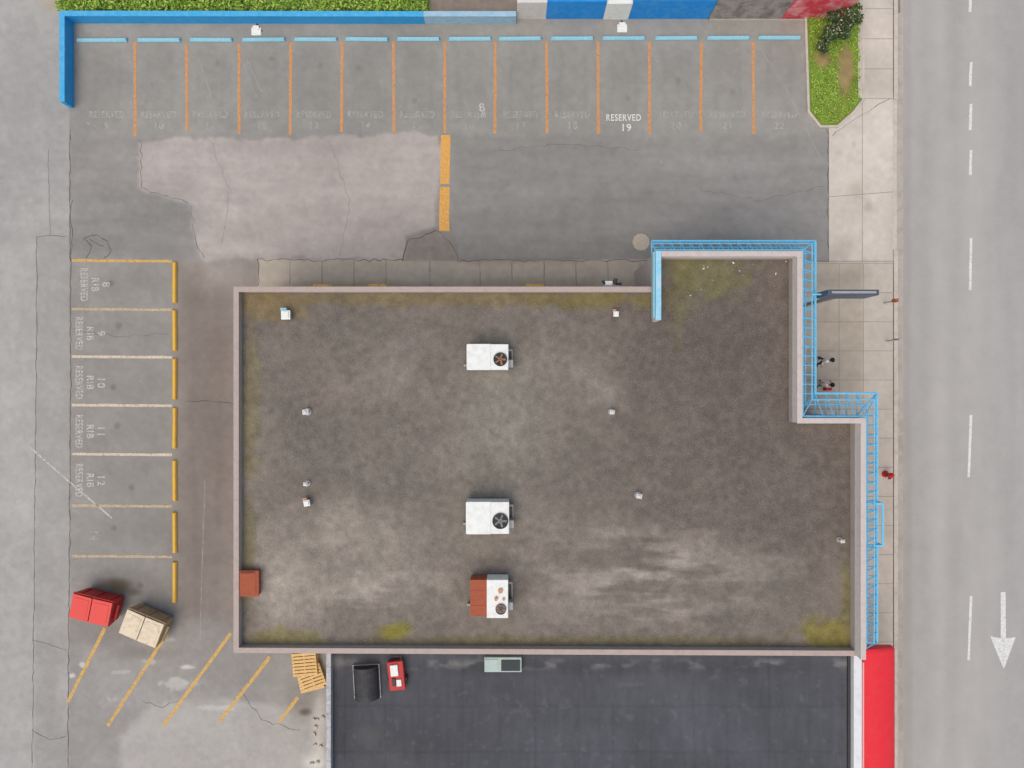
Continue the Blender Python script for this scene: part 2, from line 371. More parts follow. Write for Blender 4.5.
def mem_color(u,v):
    F=Field(u,v,(79,81,87),91)
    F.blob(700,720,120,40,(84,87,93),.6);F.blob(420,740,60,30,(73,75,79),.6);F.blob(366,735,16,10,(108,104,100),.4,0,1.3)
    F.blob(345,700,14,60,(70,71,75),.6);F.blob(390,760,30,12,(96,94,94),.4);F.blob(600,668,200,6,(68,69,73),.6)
    F.blob(330,662,30,5,(160,155,150),.5,0,1.4)
    e=sstep(.5,.68,fbm(u,v,12,99,4,ax=2))*np.exp(-((v-664)/5)**2);F.paint(e,(160,158,156),.45)
    n=fbm(u,v,50,92,6);F.c*=(1+.12*(n-.5)*2)[:,None]
    n=fbm(u,v,8,95,4,ax=.5,ay=3);F.c*=(1+.07*(n-.5)*2)[:,None]
    for k in range(0,14):
        uu=345+k*38.5+3*math.sin(k*2.3)
        F.c*=(1-.07*np.exp(-(((u-uu)+F.w1*3)/1.1)**2)*(.3+F.b1))[:,None]
    for j,vv in enumerate((706,752,800)):
        F.c*=(1-.08*np.exp(-(((v-vv)+F.w1*3)/1.1)**2)*(.3+F.b1))[:,None]
    s=sstep(.70,.76,fbm(u,v,8,97,3));F.paint(s,(120,121,124),.2)
    return F.lin()
def sheet(name,u0,u1,v0,v1,h,fn,mat,step=1.3,keep=None,parent=None,**kw):
    nx=max(2,int((u1-u0)/step)+1);ny=max(2,int((v1-v0)/step)+1)
    us=np.linspace(u0,u1,nx);vs=np.linspace(v0,v1,ny)
    U,V=np.meshgrid(us,vs);U=U.ravel();V=V.ravel()
    k=S*(1-h/H)   # plan units to metres at level h
    co=np.stack([(U-512)*k,(384-V)*k,np.full(U.shape,h)],1)
    i=np.arange(nx*ny).reshape(ny,nx)
    q=np.stack([i[:-1,:-1],i[1:,:-1],i[1:,1:],i[:-1,1:]],-1).reshape(-1,4)
    if keep is not None:
        cx=U[q].mean(1);cy=V[q].mean(1);q=q[sdpoly(cx,cy,keep)<0]
    me=bpy.data.meshes.new(name)
    me.vertices.add(len(co));me.vertices.foreach_set('co',co.astype(np.float32).ravel())
    me.loops.add(q.size);me.loops.foreach_set('vertex_index',q.astype(np.int32).ravel())
    me.polygons.add(len(q));me.polygons.foreach_set('loop_start',(np.arange(len(q))*4).astype(np.int32))
    me.polygons.foreach_set('loop_total',np.full(len(q),4,np.int32))
    me.update(calc_edges=True)
    at=me.color_attributes.new('Col','FLOAT_COLOR','POINT')
    c=np.ones((len(co),4),np.float32);c[:,:3]=fn(U,V);at.data.foreach_set('color',c.ravel())
    me.materials.append(mat)
    if parent is not None:
        me.transform(Matrix.Translation(-parent.location))
    return mkobj(name,me,parent,**kw)
# ================================================================ GROUND
g=MB();g.flat([(-200,-200),(200,-200),(200,200),(-200,200)],-.05)
g.make('ground',M('ground_far',C(128,128,125),.95,.15,.5),kind='structure')
lot=sheet('parking_lot',-60,829,-60,840,.004,ground_color,m_asph,kind='structure')
street=sheet('street',896,1110,-60,840,.004,street_color,m_street,2.0,kind='structure')
walk_specs=[(829,893,98,262,.03),(858,893,-60,98,.12),(800,893,262,840,.12)]
walks=[]
for a,b,c,d,h in walk_specs:
    w=sheet('sidewalk',a,b,c,d,h,walk_color,m_conc,1.6,kind='structure')
    walks.append(w)
k=MB()
for v0,v1,h in((-60,100,.13),(250,840,.13)): k.bx(X(892.6),X(896.8),Y(v1),Y(v0),-.02,h)
k.bx(X(892.6),X(896.8),Y(250),Y(100),-.02,.045)
k.make('kerb',m_kerb,kind='structure',bevel=.02)
k=MB();k.bx(X(896.9),X(903),Y(840),Y(-60),-.02,.012)
k.make('gutter',M('gutter_concrete',C(178,172,164),.9,.1,3,dirt=C(152,140,128),dirtamt=.7,dscale=1.5),kind='structure')
def quadline(mb,x0,y0,x1,y1,w,z=.012,seg=.5,jit=.008):
    a=P(x0,y0);b=P(x1,y1);a=Vector(a[:2]);b=Vector(b[:2]);d=b-a;L=d.length;d/=L;n=Vector((-d.y,d.x))
    k=max(1,int(L/seg));pl=[];pr=[]
    for i in range(k+1):
        p=a+d*(L*i/k);j=random.uniform(-jit,jit);ww=w*S/2+random.uniform(-jit,jit)
        pl.append(p+n*(j+ww));pr.append(p+n*(j-ww))
    for i in range(k): mb.flat([pr[i],pr[i+1],pl[i+1],pl[i]],z)
def marking(name,segs,mat,parent,z=.012):
    mb=MB()
    for s in segs: quadline(mb,*s[:4],s[4],z)
    return mb.make(name,mat,parent)
for x,y0,y1 in((135,42,136),(186.5,44,131),(239,44,134),(291,43,135),(342.3,42,132),(393.5,42,133),(445,42,134),(495.3,42,134),(546.5,42,134),(598,42,134),(649.5,42,134),(701.3,42,132),(753,42,134)):
    marking('stall_line',[(x,y0,x+random.uniform(-.8,.8),y1,3.0)],m_orange,lot)
marking('divider_line',[(445.8,135,444.8,184,9.5),(444.6,187,444.2,231,10)],m_orange2,lot)
for i,y in enumerate((260.5,309,356.5,405,454,505.5,556)):
    marking('stall_line',[(72,y,172,y+.8,2.6)],m_yellowl if i==0 else m_cream if i in(2,3,4) else m_tan,lot)
for s in((105,628,68,702),(168,632,108,726),(231,633,163,726),(270,657,219,722),(298,697,279,722)):
    marking('diagonal_line',[(*s,3.3)],m_yellowl,lot)
marking('paint_scuff',[(199,58,214,104,1.6),(247,60,262,92,1.6),(243,62,256,98,1.2)],m_scuff,lot)
marking('paint_scuff',[(760,48,790,96,1.5),(790,96,822,162,1.5)],m_scuff,lot)
marking('paint_scuff',[(30,447,70,482,1.6),(70,482,112,518,1.6)],m_faint2,lot)
marking('paint_scuff',[(205,480,200,640,1.2)],m_scuff,lot)
def text(txt,px,py,size,rot,mat,z=.013,parent=lot,sx=1):
    cu=bpy.data.curves.new('t','FONT');cu.body=txt;cu.size=size;cu.align_x='CENTER';cu.align_y='CENTER';cu.offset=.008;cu.space_character=1.15
    o=bpy.data.objects.new('t',cu);coll.objects.link(o);dg=bpy.context.evaluated_depsgraph_get()
    me=bpy.data.meshes.new_from_object(o.evaluated_get(dg));bpy.data.objects.remove(o);me.materials.clear();me.materials.append(mat)
    me.name='painted_lettering'
    p=P(px,py);me.transform(Matrix.Translation((p.x,p.y,z))@Matrix.Rotation(math.radians(rot),4,'Z')@Matrix.Diagonal((sx,1,1,1)))
    return mkobj('painted_lettering',me,parent)
text('RESERVED',623.5,118,.46,0,m_whitel,sx=.76);text('19',626,128,.50,0,m_whitel)
m_f3=Mpaint('paint_faint_text',C(212,211,207),.47,.12,4,.65)
for i in range(14):
    cx=107+51.7*i
    if abs(cx-623)<20: continue
    mt=m_f3 if i in(0,1,9,13) else m_faint
    text('RESERVED',cx,115,.46,0,mt,sx=.76);text(str(i+9),cx,126,.5,0,mt)
text('8',482,108,.6,10,m_faint2);text('8',483,115,.4,-10,m_faint2)
for i,(n,e) in enumerate((('8','RIB'),('9','RIB'),('10','RIB'),('11','RIB'),('12','RIB'),('14',''))):
    y=284.5+48.9*i
    m=m_faint2 if i<5 else m_f3
    if i<5: text('RESERVED',79+(5 if i==0 else 0),y,.50,-90,m,sx=.66)
    if e: text(e,90+(5 if i==0 else 0),y,.50,-90,m,sx=.9)
    text(n,101+(5 if i==0 else 0) if e else 94,y+(0 if e else 6),.52,-90,m)
for y0,y1 in((62,86),(104,130),(150,175),(238,290),(415,477),(596,660),(-40,12)):
    marking('lane_dash',[(971,y0,970 if y0<400 else 968.5,y1,2.6)],m_whitel,street)
mb=MB()
for poly in ([(1000.6,592),(1005.4,592),(1005.8,638),(1000.6,638)],[(990,636),(1000.6,638.2),(1003.4,638.2),(1003.5,669)],[(1003.7,669),(1003.6,638.2),(1005.8,638.2),(1015.5,637)]):
    mb.flat([P(*p)[:2] for p in poly][::-1],.012)
mb.make('arrow_marking',m_whitel,street)
def crackline(mb,pts,w=.8,z=.008,rough=1.6,n=10):
    P2=[]
    for (a,b) in zip(pts[:-1],pts[1:]):
        k=max(2,int(math.hypot(b[0]-a[0],b[1]-a[1])/5))
        for i in range(k): t=i/k;P2.append((a[0]+(b[0]-a[0])*t+random.uniform(-rough,rough),a[1]+(b[1]-a[1])*t+random.uniform(-rough,rough)))
    P2.append(pts[-1])
    for a,b in zip(P2[:-1],P2[1:]): quadline(mb,a[0],a[1],b[0],b[1],w*.6*random.uniform(.5,1.3),z,9,0)
mb=MB()
for pts,w in (([(82,238),(90,246),(86,258)],1.7),([(82,238),(96,236),(108,240),(110,252),(104,258)],1.7),([(88,240),(104,246)],1.2),
    ([(192,206),(194,236),(204,258)],.8),([(404,260),(408,242),(436,230)],1.7),([(436,230),(452,246),(458,262)],1.2),([(141,140),(142,188),(188,203)],.8),
    ([(186,400),(234,404)],1.6),([(72,200),(71,262)],1.2),([(828,120),(828.5,260)],1.2),([(72,330),(120,336),(170,334)],.6),
    ([(140,700),(160,708),(180,700)],.8),([(240,690),(262,720),(300,730)],.8),([(210,140),(230,190),(220,250)],.4),([(330,142),(350,200),(340,256)],.4),
    ([(700,190),(760,200),(826,186)],.5),([(500,150),(560,144),(640,150)],.5),([(258,260),(404,260)],1.2),([(458,261),(652,260)],1.2),([(258,260),(258,286)],1.2)):
    crackline(mb,pts,w)
mb.make('pavement_crack',m_crack,lot)
mb=MB()
for pts,w in (([(37,236),(36,420),(34,600),(32,768)],.9),([(37,236),(68,236)],.9),([(70,130),(71,380),(69,600),(68,768)],1.3),([(48,150),(50,236)],.5),
    ([(32,640),(68,650)],.6),([(32,730),(50,740),(66,736)],.9)):
    crackline(mb,pts,w,.009,.7)
mb.make('pavement_crack',m_crack,lot)
mb=MB()
for x in(290,322,354,386,430,480,512,544,576,608,640): crackline(mb,[(x,261),(x,300)],.9,.008,.3)
mb.make('pavement_joint',m_crack,lot)
mb=MB()
for z,segs in((.034,[(829,197,893,192),(862,100,862,262)]),
              (.124,[(858,y,893,y) for y in(10,40,70)]+[(800,y,893,y) for y in range(264,840,29)]+[(862,264,862,420)]+[(838,264,838,420)])):
    for s in segs: quadline(mb,*s,.5,z,2,.003)
crackline(mb,[(832,136),(850,122),(892,96)],1.1,.036,1.0)
mb.make('sidewalk_joint',m_joint,walks[0])
# manhole
r=root('manhole_cover',P(641,242,.01),label='round tan manhole cover in the asphalt lot',category='manhole')
mb=MB();mb.ring((0,0),.52,.42,-.01,.012,32);mb.make('rim',m_joint,r)
mb=MB();mb.cyl((0,0,-.01),(0,0,.008),.42,seg=32)
for i in range(-3,4): mb.box((i*.11,0,.012),(.03,.6*math.cos(i*.35),.008))
mb.make('lid',M('manhole_lid',C(184,176,162),.8,.15,8),r)
# wheel stops
prof=[(-.10,0),(-.10,.06),(-.05,.13),(.05,.13),(.10,.06),(.10,0)]
def stopmesh(L,mat):
    bm=bmesh.new();a=[bm.verts.new((-L/2+ (.04 if z>.1 else 0),y,z)) for y,z in prof];b=[bm.verts.new((L/2-(.04 if z>.1 else 0),y,z)) for y,z in prof]
    bm.faces.new(a);bm.faces.new(b[::-1]);n=len(prof)
    for i in range(n): bm.faces.new([a[i],b[i],b[(i+1)%n],a[(i+1)%n]])
    bmesh.ops.recalc_face_normals(bm,faces=bm.faces)
    me=bpy.data.meshes.new('wheel_stop');bm.to_mesh(me);bm.free();me.materials.append(mat);return me
me=stopmesh(2.12,m_bluestop)
for i,(a,b) in enumerate(((77,128),(138,181),(190,233),(243,285),(295,337),(346,388),(397,440),(449,491),(499,541),(551,593),(602,645),(655,697),(706,750),(758,800))):
    p=P((a+b)/2,40.5-2.5*i/13,.02);o=mkobj('wheel_stop',me if i else stopmesh(2.5,m_bluestop),loc=p,rot=math.radians(random.uniform(-.8,.8)),label='light blue concrete wheel stop at stall head',category='wheel stop',group='blue wheel stops along the stall row')
me=stopmesh(2.05,m_yelstop)
for a,b in((262,303),(311,350),(359,399),(408,448),(457,504),(512,553),(561,603)):
    mkobj('wheel_stop',me,loc=P(175,(a+b)/2,.02),rot=math.pi/2+math.radians(random.uniform(-.8,.8)),label='yellow concrete wheel stop at stall end',category='wheel stop',group='yellow wheel stops beside the building')
for x in(322,377,535): marking('yellow_mark',[(x-9,285.5,x+9,285.5,3)],m_yellowl,lot,.0125)
# ================================================================ blue boundary wall
r=root('blue_boundary_wall',P(72,24),label='low blue painted wall around the lot corner',category='wall')
pts=[P(74,108)[:2],P(74,23.5)[:2],P(425,24)[:2]]
mb=MB();mb.path(pts,0,.2,0,.72);mb.make('wall',m_bluewall,r,True)
mb=MB();mb.path(pts,-.03,.23,.723,.79);mb.make('coping',m_bluetop,r,True,bevel=.01)
pts=[(X(425)+.01,Y(24)),P(516,24)[:2]]
mb=MB();mb.path(pts,0,.2,0,.72);mb.make('wall',m_palewall,r,True,label='faded pale blue stretch')
mb=MB();mb.path(pts,-.03,.23,.723,.79);mb.make('coping',m_palewall,r,True,bevel=.01)
r=root('neighbouring_wall',P(516,20),label='taller wall painted white, blue, grey and red',category='wall')
def wseg(n,a,b,m,h,y=18.5,th=.3,lab=None):
    mb=MB();mb.bx(X(a),X(b)-.01,Y(y),Y(y)+th,0,h);mb.make(n,m,r,True,label=lab)
wseg('wall_panel',517,546,m_whitew,1.5,19,lab='white panel');wseg('wall_panel',546,603,m_bluebright,1.6,19,lab='bright blue panel');wseg('wall_panel',603,628,m_white,1.45,19.5,lab='white panel')
wseg('wall_panel',628,708,m_bluebright,1.7,19,lab='bright blue panel')
wseg('wall_panel',708,780,M('mural_grey',C(160,154,150),.7,.2,2,dirt=C(92,88,88),dirtamt=.9,dscale=1.5),2.0,20,lab='grey mural panel')
wseg('wall_panel',780,842,M('mural_red',C(210,66,82),.6,.2,2,dirt=C(235,200,200),dirtamt=.8,dscale=1.2),2.2,19,lab='red mural panel')
mb=MB();mb.bx(X(709),X(806),Y(20.6),Y(20.1),0.0,.12);mb.make('plinth',m_kerb,r,True)
def flood(px,py,z0):
    r=root('flood_light',P(px,py+2,z0),label='white flood light on a short arm over the wall',category='light',group='flood lights on the wall')
    mb=MB();mb.cyl((0,.25,-.4),(0,.25,.25),.04);mb.cyl((0,.25,.25),(0,-.05,.35),.035);mb.make('arm',m_dark,r)
    mb=MB();mb.box((0,-.15,.34),(.46,.36,.1));mb.box((0,.0,.41),(.3,.2,.07));mb.make('lamp_housing',m_white,r,bevel=.02)
    mb=MB();mb.box((0,-.15,.283),(.38,.28,.01));mb.make('lens',m_glass,r)
flood(259,30,1.2);flood(621,27,1.9)
def leaves(name,pts,size,mats,weights,parent=None,up=.7,**kw):
    n=len(pts);V=np.zeros((n*4,3));mi=np.zeros(n,int)
    for i,p in enumerate(pts):
        nn=Vector((random.gauss(0,.5),random.gauss(0,.5),abs(random.gauss(up,.4))+.1)).normalized()
        a=nn.orthogonal().normalized();a.rotate(Matrix.Rotation(random.uniform(0,6.28),3,nn));b=nn.cross(a)
        s=size*random.uniform(.5,1.4);p=Vector(p)
        for j,q in enumerate((p-a*s,p-b*s*.45,p+a*s,p+b*s*.45)): V[i*4+j]=q
        mi[i]=random.choices(range(len(mats)),weights)[0]
    me=bpy.data.meshes.new(name);me.from_pydata(V.tolist(),[],[(i*4,i*4+1,i*4+2,i*4+3) for i in range(n)])
    for m in mats: me.materials.append(m)
    me.polygons.foreach_set('material_index',mi.astype(np.int32))
    return mkobj(name,me,parent,**kw)
m_turf=M('turf',C(118,140,58),.95,.15,5,dirt=C(140,124,80),dirtamt=.5,dscale=1.5)
sm=MB();sm.bx(X(60),X(430),Y(15),Y(-70),-.02,.03);sm.make('soil',m_turf,kind='structure')
sm=MB();sm.bx(X(430),X(900),Y(13),Y(-70),-.02,.02);sm.make('pavement',M('pave_grey',C(136,126,116),.9,.2,2),kind='structure')
pts=[]
for i in range(26000):
    x=random.uniform(X(62),X(428));y=random.uniform(Y(16),Y(-50))
    t=math.sin(x*2.1)*.5+math.sin(x*.9+1.3+y)*.5+math.sin(y*3+x*.3)*.4
    h=.6+.22*t
    if h<.3 and random.random()<.6: continue
    pts.append((x,y,random.uniform(.4,1)*h+.05))
leaves('hedge',pts,.085,greens,(4,5,2,2),kind='stuff',label='bright green ground cover behind the wall',category='hedge',up=1)
pl=[(806,-60),(806,20),(809,112),(820,126),(836,126),(852,112),(861,100),(861,-60)]
plw=[P(*p)[:2] for p in pl]
def bedcol(u,v):
    F=Field(u,v,(120,146,54),55)
    F.blob(846,72,9,30,(150,130,92),.95,0,.8,.4);F.blob(822,58,9,9,(146,126,88),.9,0,.8,.4);F.blob(835,112,14,8,(136,136,70),.6)
    n=fbm(u,v,8,56,5);F.c*=(1+.2*(n-.5)*2)[:,None]
    return F.lin()
mb=MB();mb.prism([p for p in plw][::-1],-.02,.08);mb.make('planting_bed',m_turf,kind='structure')
sheet('soil',806,861,-60,126,.085,bedcol,m_conc,1.5,keep=[(808,-60),(808,20),(811,111),(821,124),(835,124),(850,111),(859,99),(859,-60)],kind='structure')
mb=MB();mb.path(plw,-.0,-.12,-.02,.14);mb.make('kerb',m_kerb,kind='structure',bevel=.015)
def inpoly(x,y,poly):
    return sdpoly(np.array([x]),np.array([y]),poly)[0]<-2.2
pts=[]
while len(pts)<14000:
    u=random.uniform(806,861);v=random.uniform(-50,126)
    if not inpoly(u,v,pl): continue
    dirt=1.2*math.exp(-((u-846)/10)**2-((v-72)/34)**2)+1.1*math.exp(-((u-822)/9)**2-((v-60)/12)**2)+.5*(math.sin(u*.5)*math.sin(v*.31)>.5)
    if random.random()<dirt*1.2: continue
    x,y=P(u,v)[:2];pts.append((x,y,.09+random.uniform(0,.08)))
leaves('grass',pts,.045,greens,(5,5,1,2),kind='stuff',label='patchy green grass in the corner bed',category='grass',up=1.2)
def bush(px,py,R,hh,lab,n):
    r=root('bush',P(px,py,.08),label=lab,category='bush')
    mb=MB()
    for i in range(7):
        a=i*.9;mb.cyl((0,0,0),(math.cos(a)*R*.6,math.sin(a)*R*.6,hh*.7),.035,.012,6)
    mb.make('branches',m_bark,r)
    pts=[]
    cl=[(random.gauss(0,R*.45),random.gauss(0,R*.45),random.uniform(.45,.85)*hh,random.uniform(.25,.42)*R) for _ in range(16)]
    for i in range(n):
        c=random.choice(cl);v=Vector((random.gauss(0,1),random.gauss(0,1),random.gauss(0,1))).normalized()*c[3]*random.uniform(.6,1.05)
        pts.append((c[0]+v.x,c[1]+v.y,max(.05,c[2]+v.z)))
    leaves('crown',pts,.06,bushg,(4,4,4,1.0),parent=r)
bush(833,32,.95,1.3,'dark green flowering bush in the corner bed',5200)
bush(819,50,.35,.6,'small pale green shrub on bare soil',700)
# ================================================================ MAIN BUILDING
W=X(234,4.85);N1=Y(287,4.85);BX=X(656,5.4);N2=Y(251,5.4);E1=X(802.5,5.4);SY=Y(418,5.4);E2=X(866,5.4);S0=Y(655.5,4.85)
out=[(W,N1),(BX,N1),(BX,N2),(E1,N2),(E1,SY),(E2,SY),(E2,S0),(W,S0+.13)]
bld=root('flat_roof_building',((W+E2)/2,(N1+S0)/2,0),label='single-storey commercial building with gravelled flat roof',category='building')
mb=MB();mb.prism(offset(out,-.03,True)[::-1],0,4.35,False);mb.make('wall',m_stucco,bld,True)
mb=MB();mb.path(out,-.05,-.20,4.36,4.80,True);mb.make('parapet',m_stucco,bld,True)
mb=MB();mb.path(out,.02,-.215,4.803,4.87,True);mb.make('parapet_cap',m_cap,bld,True,bevel=.012)
kp=[(p[0]/(S*(1-4.45/H))+512,384-p[1]/(S*(1-4.45/H))) for p in offset(out,-.12,True)]
sheet('roof',min(p[0] for p in kp),max(p[0] for p in kp),min(p[1] for p in kp),max(p[1] for p in kp),4.45,roof_color,m_grav,1.3,keep=kp,parent=bld)
fp=[(BX,Y(320,5.4)),(BX,N2),(E1,N2),(E1,SY),(E2,SY),(E2,S0+.03)]
mb=MB();mb.path(fp,-.03,-.2,4.875,5.36);mb.path([(BX,Y(320,5.4)),(BX,N1-.26)],-.03,-.2,4.46,4.874)
mb.make('fascia_wall',m_whitew,bld,True)
mb=MB();mb.path([(BX+.23,N2),(E1,N2),(E1,SY),(E2,SY),(E2,S0+.03)],.0,-.23,5.363,5.41);mb.make('fascia_cap',m_cap2,bld,True,bevel=.01)
mb=MB();mb.path([(BX,Y(320,5.4)),(BX,N2+.0)],.02,-.22,5.363,5.42);mb.make('fascia_cap',M('cap_blue',C(140,206,234),.5,.08,4,dirt=C(210,225,230),dirtamt=.6),bld,True,bevel=.01,label='light blue painted cap')
# lattice awning frame
lat=root('awning_frame',((BX+E1)/2,N2,0),label='light blue tubular awning frame around the entrance corner',category='awning frame')
ZL=4.5;ZT=5.25
def lpath(f):
    a=.06+(.60-.06)*f;b=.06+(.93-.06)*f;c=.06+(1.03-.06)*f
    return [(BX,N2+a),(E1+b,N2+a),(E1+b,SY+c),(E2+b,SY+c),(E2+b,S0+.45)]
mb=MB()
def rail(f,z,r_):
    o=lpath(f)
    for a,b in zip(o[:-1],o[1:]): mb.cyl((*a,z),(*b,z),r_,seg=6)
for f,z,r_ in((0,ZL,.035),(1,ZL,.055),(0,ZT,.045),(.5,ZL,.035),(.72,ZL+.24,.03)): rail(f,z,r_)
mb.make('rail',m_lattice,lat,True)
mb=MB();A0=lpath(0);A1=lpath(1)
for i in range(4):
    a0,a1=Vector(A0[i]),Vector(A0[i+1]);b0,b1=Vector(A1[i]),Vector(A1[i+1]);d=(a1-a0).normalized()
    lo=min(a0.dot(d),b0.dot(d)) if i in(0,) else max(a0.dot(d),b0.dot(d));hi=min(a1.dot(d),b1.dot(d));nr=max(2,int((hi-lo)/.40))
    nrm=(b0-a0)-d*((b0-a0).dot(d));w=nrm.length;nrm.normalize()
    for j in range(nr+1):
        t=lo+(hi-lo)*j/nr;p=a0+d*(t-a0.dot(d));q=p+nrm*w
        mb.cyl((p.x,p.y,ZL),(q.x,q.y,ZL),.026,seg=6);mb.cyl((p.x,p.y,ZT),(q.x,q.y,ZL),.028,seg=6);mb.cyl((p.x,p.y,ZL),(p.x,p.y,ZT),.02,seg=6)
for a,b in zip(A0,A1): mb.cyl((*a,ZL),(*b,ZL),.035,seg=6);mb.cyl((*a,ZT),(*b,ZL),.035,seg=6)
mb.make('cross_tube',m_lattice,lat,True)
mb=MB()
x0=E2+.45;x1=E2+1.13;y0=Y(503,4.5);y1=Y(545,4.5)
for a,b in(((x0,y0),(x1,y0)),((x1,y0),(x1,y1)),((x1,y1),(x0,y1)),((x0,y1),(x0,y0))): mb.cyl((*a,ZL+.1),(*b,ZL+.1),.05,seg=6)
for p in((x1,y0),(x1,y1)): mb.cyl((*p,ZL-.3),(*p,ZL+.1),.035,seg=6)
mb.make('sign_bracket',m_lattice,lat,True)
mb=MB();mb.bx(BX-.10,BX-.035,Y(318,5.2),N2-.02,4.95,5.34);mb.make('side_panel',m_bluestop,lat,True)
# HVAC -----------------------------------------------------------
RZ=4.45
def hvac(px,py,w,d,h,fanr,fx,fy,lab,rusty=False):
    r=root('rooftop_air_conditioner',P(px,py,RZ+h)+Vector((0,0,-h)),label=lab,category='air conditioner',group='air conditioning units on the gravel roof')
    mb=MB();mb.box((0,0,.06),(w*.96,d*.9,.14));mb.make('base_rail',m_dark,r)
    if not rusty:
        mb=MB();mb.box((0,0,.13+(h-.13)/2),(w,d,h-.13));mb.box((-w*.2,0,h+.012),(w*.55,d*1.02,.02));mb.make('cabinet',m_white,r,bevel=.025)
        mb=MB()
        for i in range(8): mb.box((-w/2-.012,0,.25+i*.07),(.02,d*.8,.035))
        mb.make('louvre',m_grey,r)
    else:
        mb=MB();mb.box((w*.22,0,.13+(h-.13)/2),(w*.56,d,h-.13));mb.make('cabinet',m_white,r,bevel=.025)
        mb=MB();mb.box((-w*.28,0,.12+(h-.25)/2),(w*.43,d*.95,h-.25))
        for i in range(2): mb.box((-w*.28,-d*.2+i*d*.4,h-.125),(w*.42,.02,.012))
        mb.make('rusty_housing',m_rust,r,bevel=.02,label='rust red sheet metal half')
    mb=MB();mb.cyl((fx,fy,h-.02),(fx,fy,h+.015),fanr,seg=28);mb.make('fan_well',m_black if not rusty else m_grey,r)
    mb=MB()
    for i in range(5):
        a=i*2*math.pi/5;mb.box((fx+math.cos(a)*fanr*.5,fy+math.sin(a)*fanr*.5,h+.035),(fanr*.8,fanr*.3,.012),mat=Matrix.Rotation(a,4,'Z')@Matrix.Rotation(.35,4,'X'))
    mb.cyl((fx,fy,h+.01),(fx,fy,h+.06),fanr*.34,seg=14);mb.make('fan',m_copper if py<450 or rusty else m_grey,r)
    mb=MB();mb.ring((fx,fy),fanr*1.12,fanr,h-.02,h+.07,28)
    for i in range(3): mb.ring((fx,fy),fanr*(.35+.22*i),fanr*(.35+.22*i)-.01,h+.07,h+.08,24)
    for i in range(4):
        a=i*math.pi/4;mb.cyl((fx-math.cos(a)*fanr,fy-math.sin(a)*fanr,h+.075),(fx+math.cos(a)*fanr,fy+math.sin(a)*fanr,h+.075),.006,seg=5)
    mb.make('fan_guard',m_dark,r)
    mb=MB();mb.cyl((w/2,d*.3,.3),(w/2+.18,d*.3,.3),.05);mb.cyl((w/2+.16,d*.32,.3),(w/2+.16,-d*.25,.05),.03);mb.box((w/2+.1,-d*.25,.45),(.2,.32,.5));mb.make('conduit_box',m_grey,r)
    mb=MB();mb.cyl((-w/2-.16,-d*.3,.2),(-w/2,-d*.3,.2),.06);mb.cyl((-w/2-.13,-d*.3,.2),(-w/2-.13,-d*.3,0),.05);mb.make('drain_pipe',m_grey,r)
    return r
hvac(487.5,357,1.76,1.08,1.0,.26,.54,-.10,'white rooftop air conditioner with copper-centred fan')
hvac(487.5,518,1.82,1.34,1.05,.30,.54,-.12,'larger white rooftop air conditioner with side box')
r=hvac(489,599,1.62,1.62,1.0,.20,.5,-.42,'half rust-red half white rooftop heating unit',True)
for x,y,rr,z in((.48,.35,.1,1.1),(.3,.02,.07,1.14),(.62,0,.06,1.06)):
    mb=MB();mb.cyl((x,y,.98),(x,y,z),rr,seg=16);mb.make('flue_cap',m_copper,r)
def vent(px,py,kind,s=1,lab=''):
    r=root('roof_vent',P(px,py,RZ+.3)+Vector((0,0,-.3)),rot=random.uniform(-.2,.2),label=lab,category='vent',group='small vents on the gravel roof')
    if kind=='box':
        mb=MB();mb.box((0,0,.14),(.3*s,.3*s,.3));mb.make('curb',m_grey,r)
        mb=MB();mb.box((0,0,.33),(.36*s,.36*s,.07));mb.box((0,0,.385),(.24*s,.24*s,.05));mb.make('hood',m_white,r,bevel=.015)
        mb=MB();mb.box((-.1*s,.24*s,.2),(.24*s,.09,.2));mb.make('flashing',m_bluestop if px<300 else m_copper,r)
    else:
        mb=MB();mb.cyl((0,0,0),(0,0,.35),.05*s,seg=14);mb.make('pipe',m_grey,r)
        mb=MB();mb.box((0,0,.36),(.24*s,.2*s,.06));mb.cyl((0,0,.39),(0,0,.44),.08*s,.05,seg=12);mb.make('rain_cap',m_whitew,r,bevel=.01)
        mb=MB();mb.ring((.0,0),.15*s,.06*s,0,.05,16);mb.make('collar',m_grey,r)
vent(286,315,'box',1.1,'square white roof vent with bluish side')
vent(306,412,'pipe',1.1,'small white box-capped pipe vent');vent(306,484,'pipe',.8,'small white box-capped pipe vent');vent(307,503,'box',.75,'small square white roof vent')
vent(616,314,'box',.65,'small square white roof vent');vent(612,412,'pipe',.9,'small white box-capped pipe vent');vent(639,496,'pipe',1.0,'small white box-capped pipe vent');vent(842,541,'pipe',.75,'tiny white pipe vent near the parapet')
r=root('roof_hatch',P(248,583.5,RZ+.35)+Vector((0,0,-.35)),label='rust red square roof hatch beside the parapet',category='roof hatch')
mb=MB();mb.box((0,0,.14),(.86,1.04,.3));mb.make('curb',m_rust,r)
mb=MB();mb.box((0,0,.33),(.94,1.12,.07));mb.box((0,0,.375),(.7,.88,.02));mb.make('lid',m_rust,r,bevel=.02)
mb=MB();mb.cyl((-.3,.5,.38),(.3,.5,.38),.02,seg=6);mb.make('handle',m_dark,r)
r=root('wall_light',(X(611,4.3),N1,4.25),label='dark and white security light on the north wall',category='light')
mb=MB();mb.box((0,.08,0),(.7,.14,.16));mb.make('bracket',m_grey,r)
mb=MB();mb.box((-.1,.24,.05),(.34,.20,.12));mb.make('lamp_housing',m_white,r,bevel=.03)
mb=MB();mb.cyl((.14,.2,.1),(.20,.44,.14),.09);mb.make('camera_body',m_black,r)
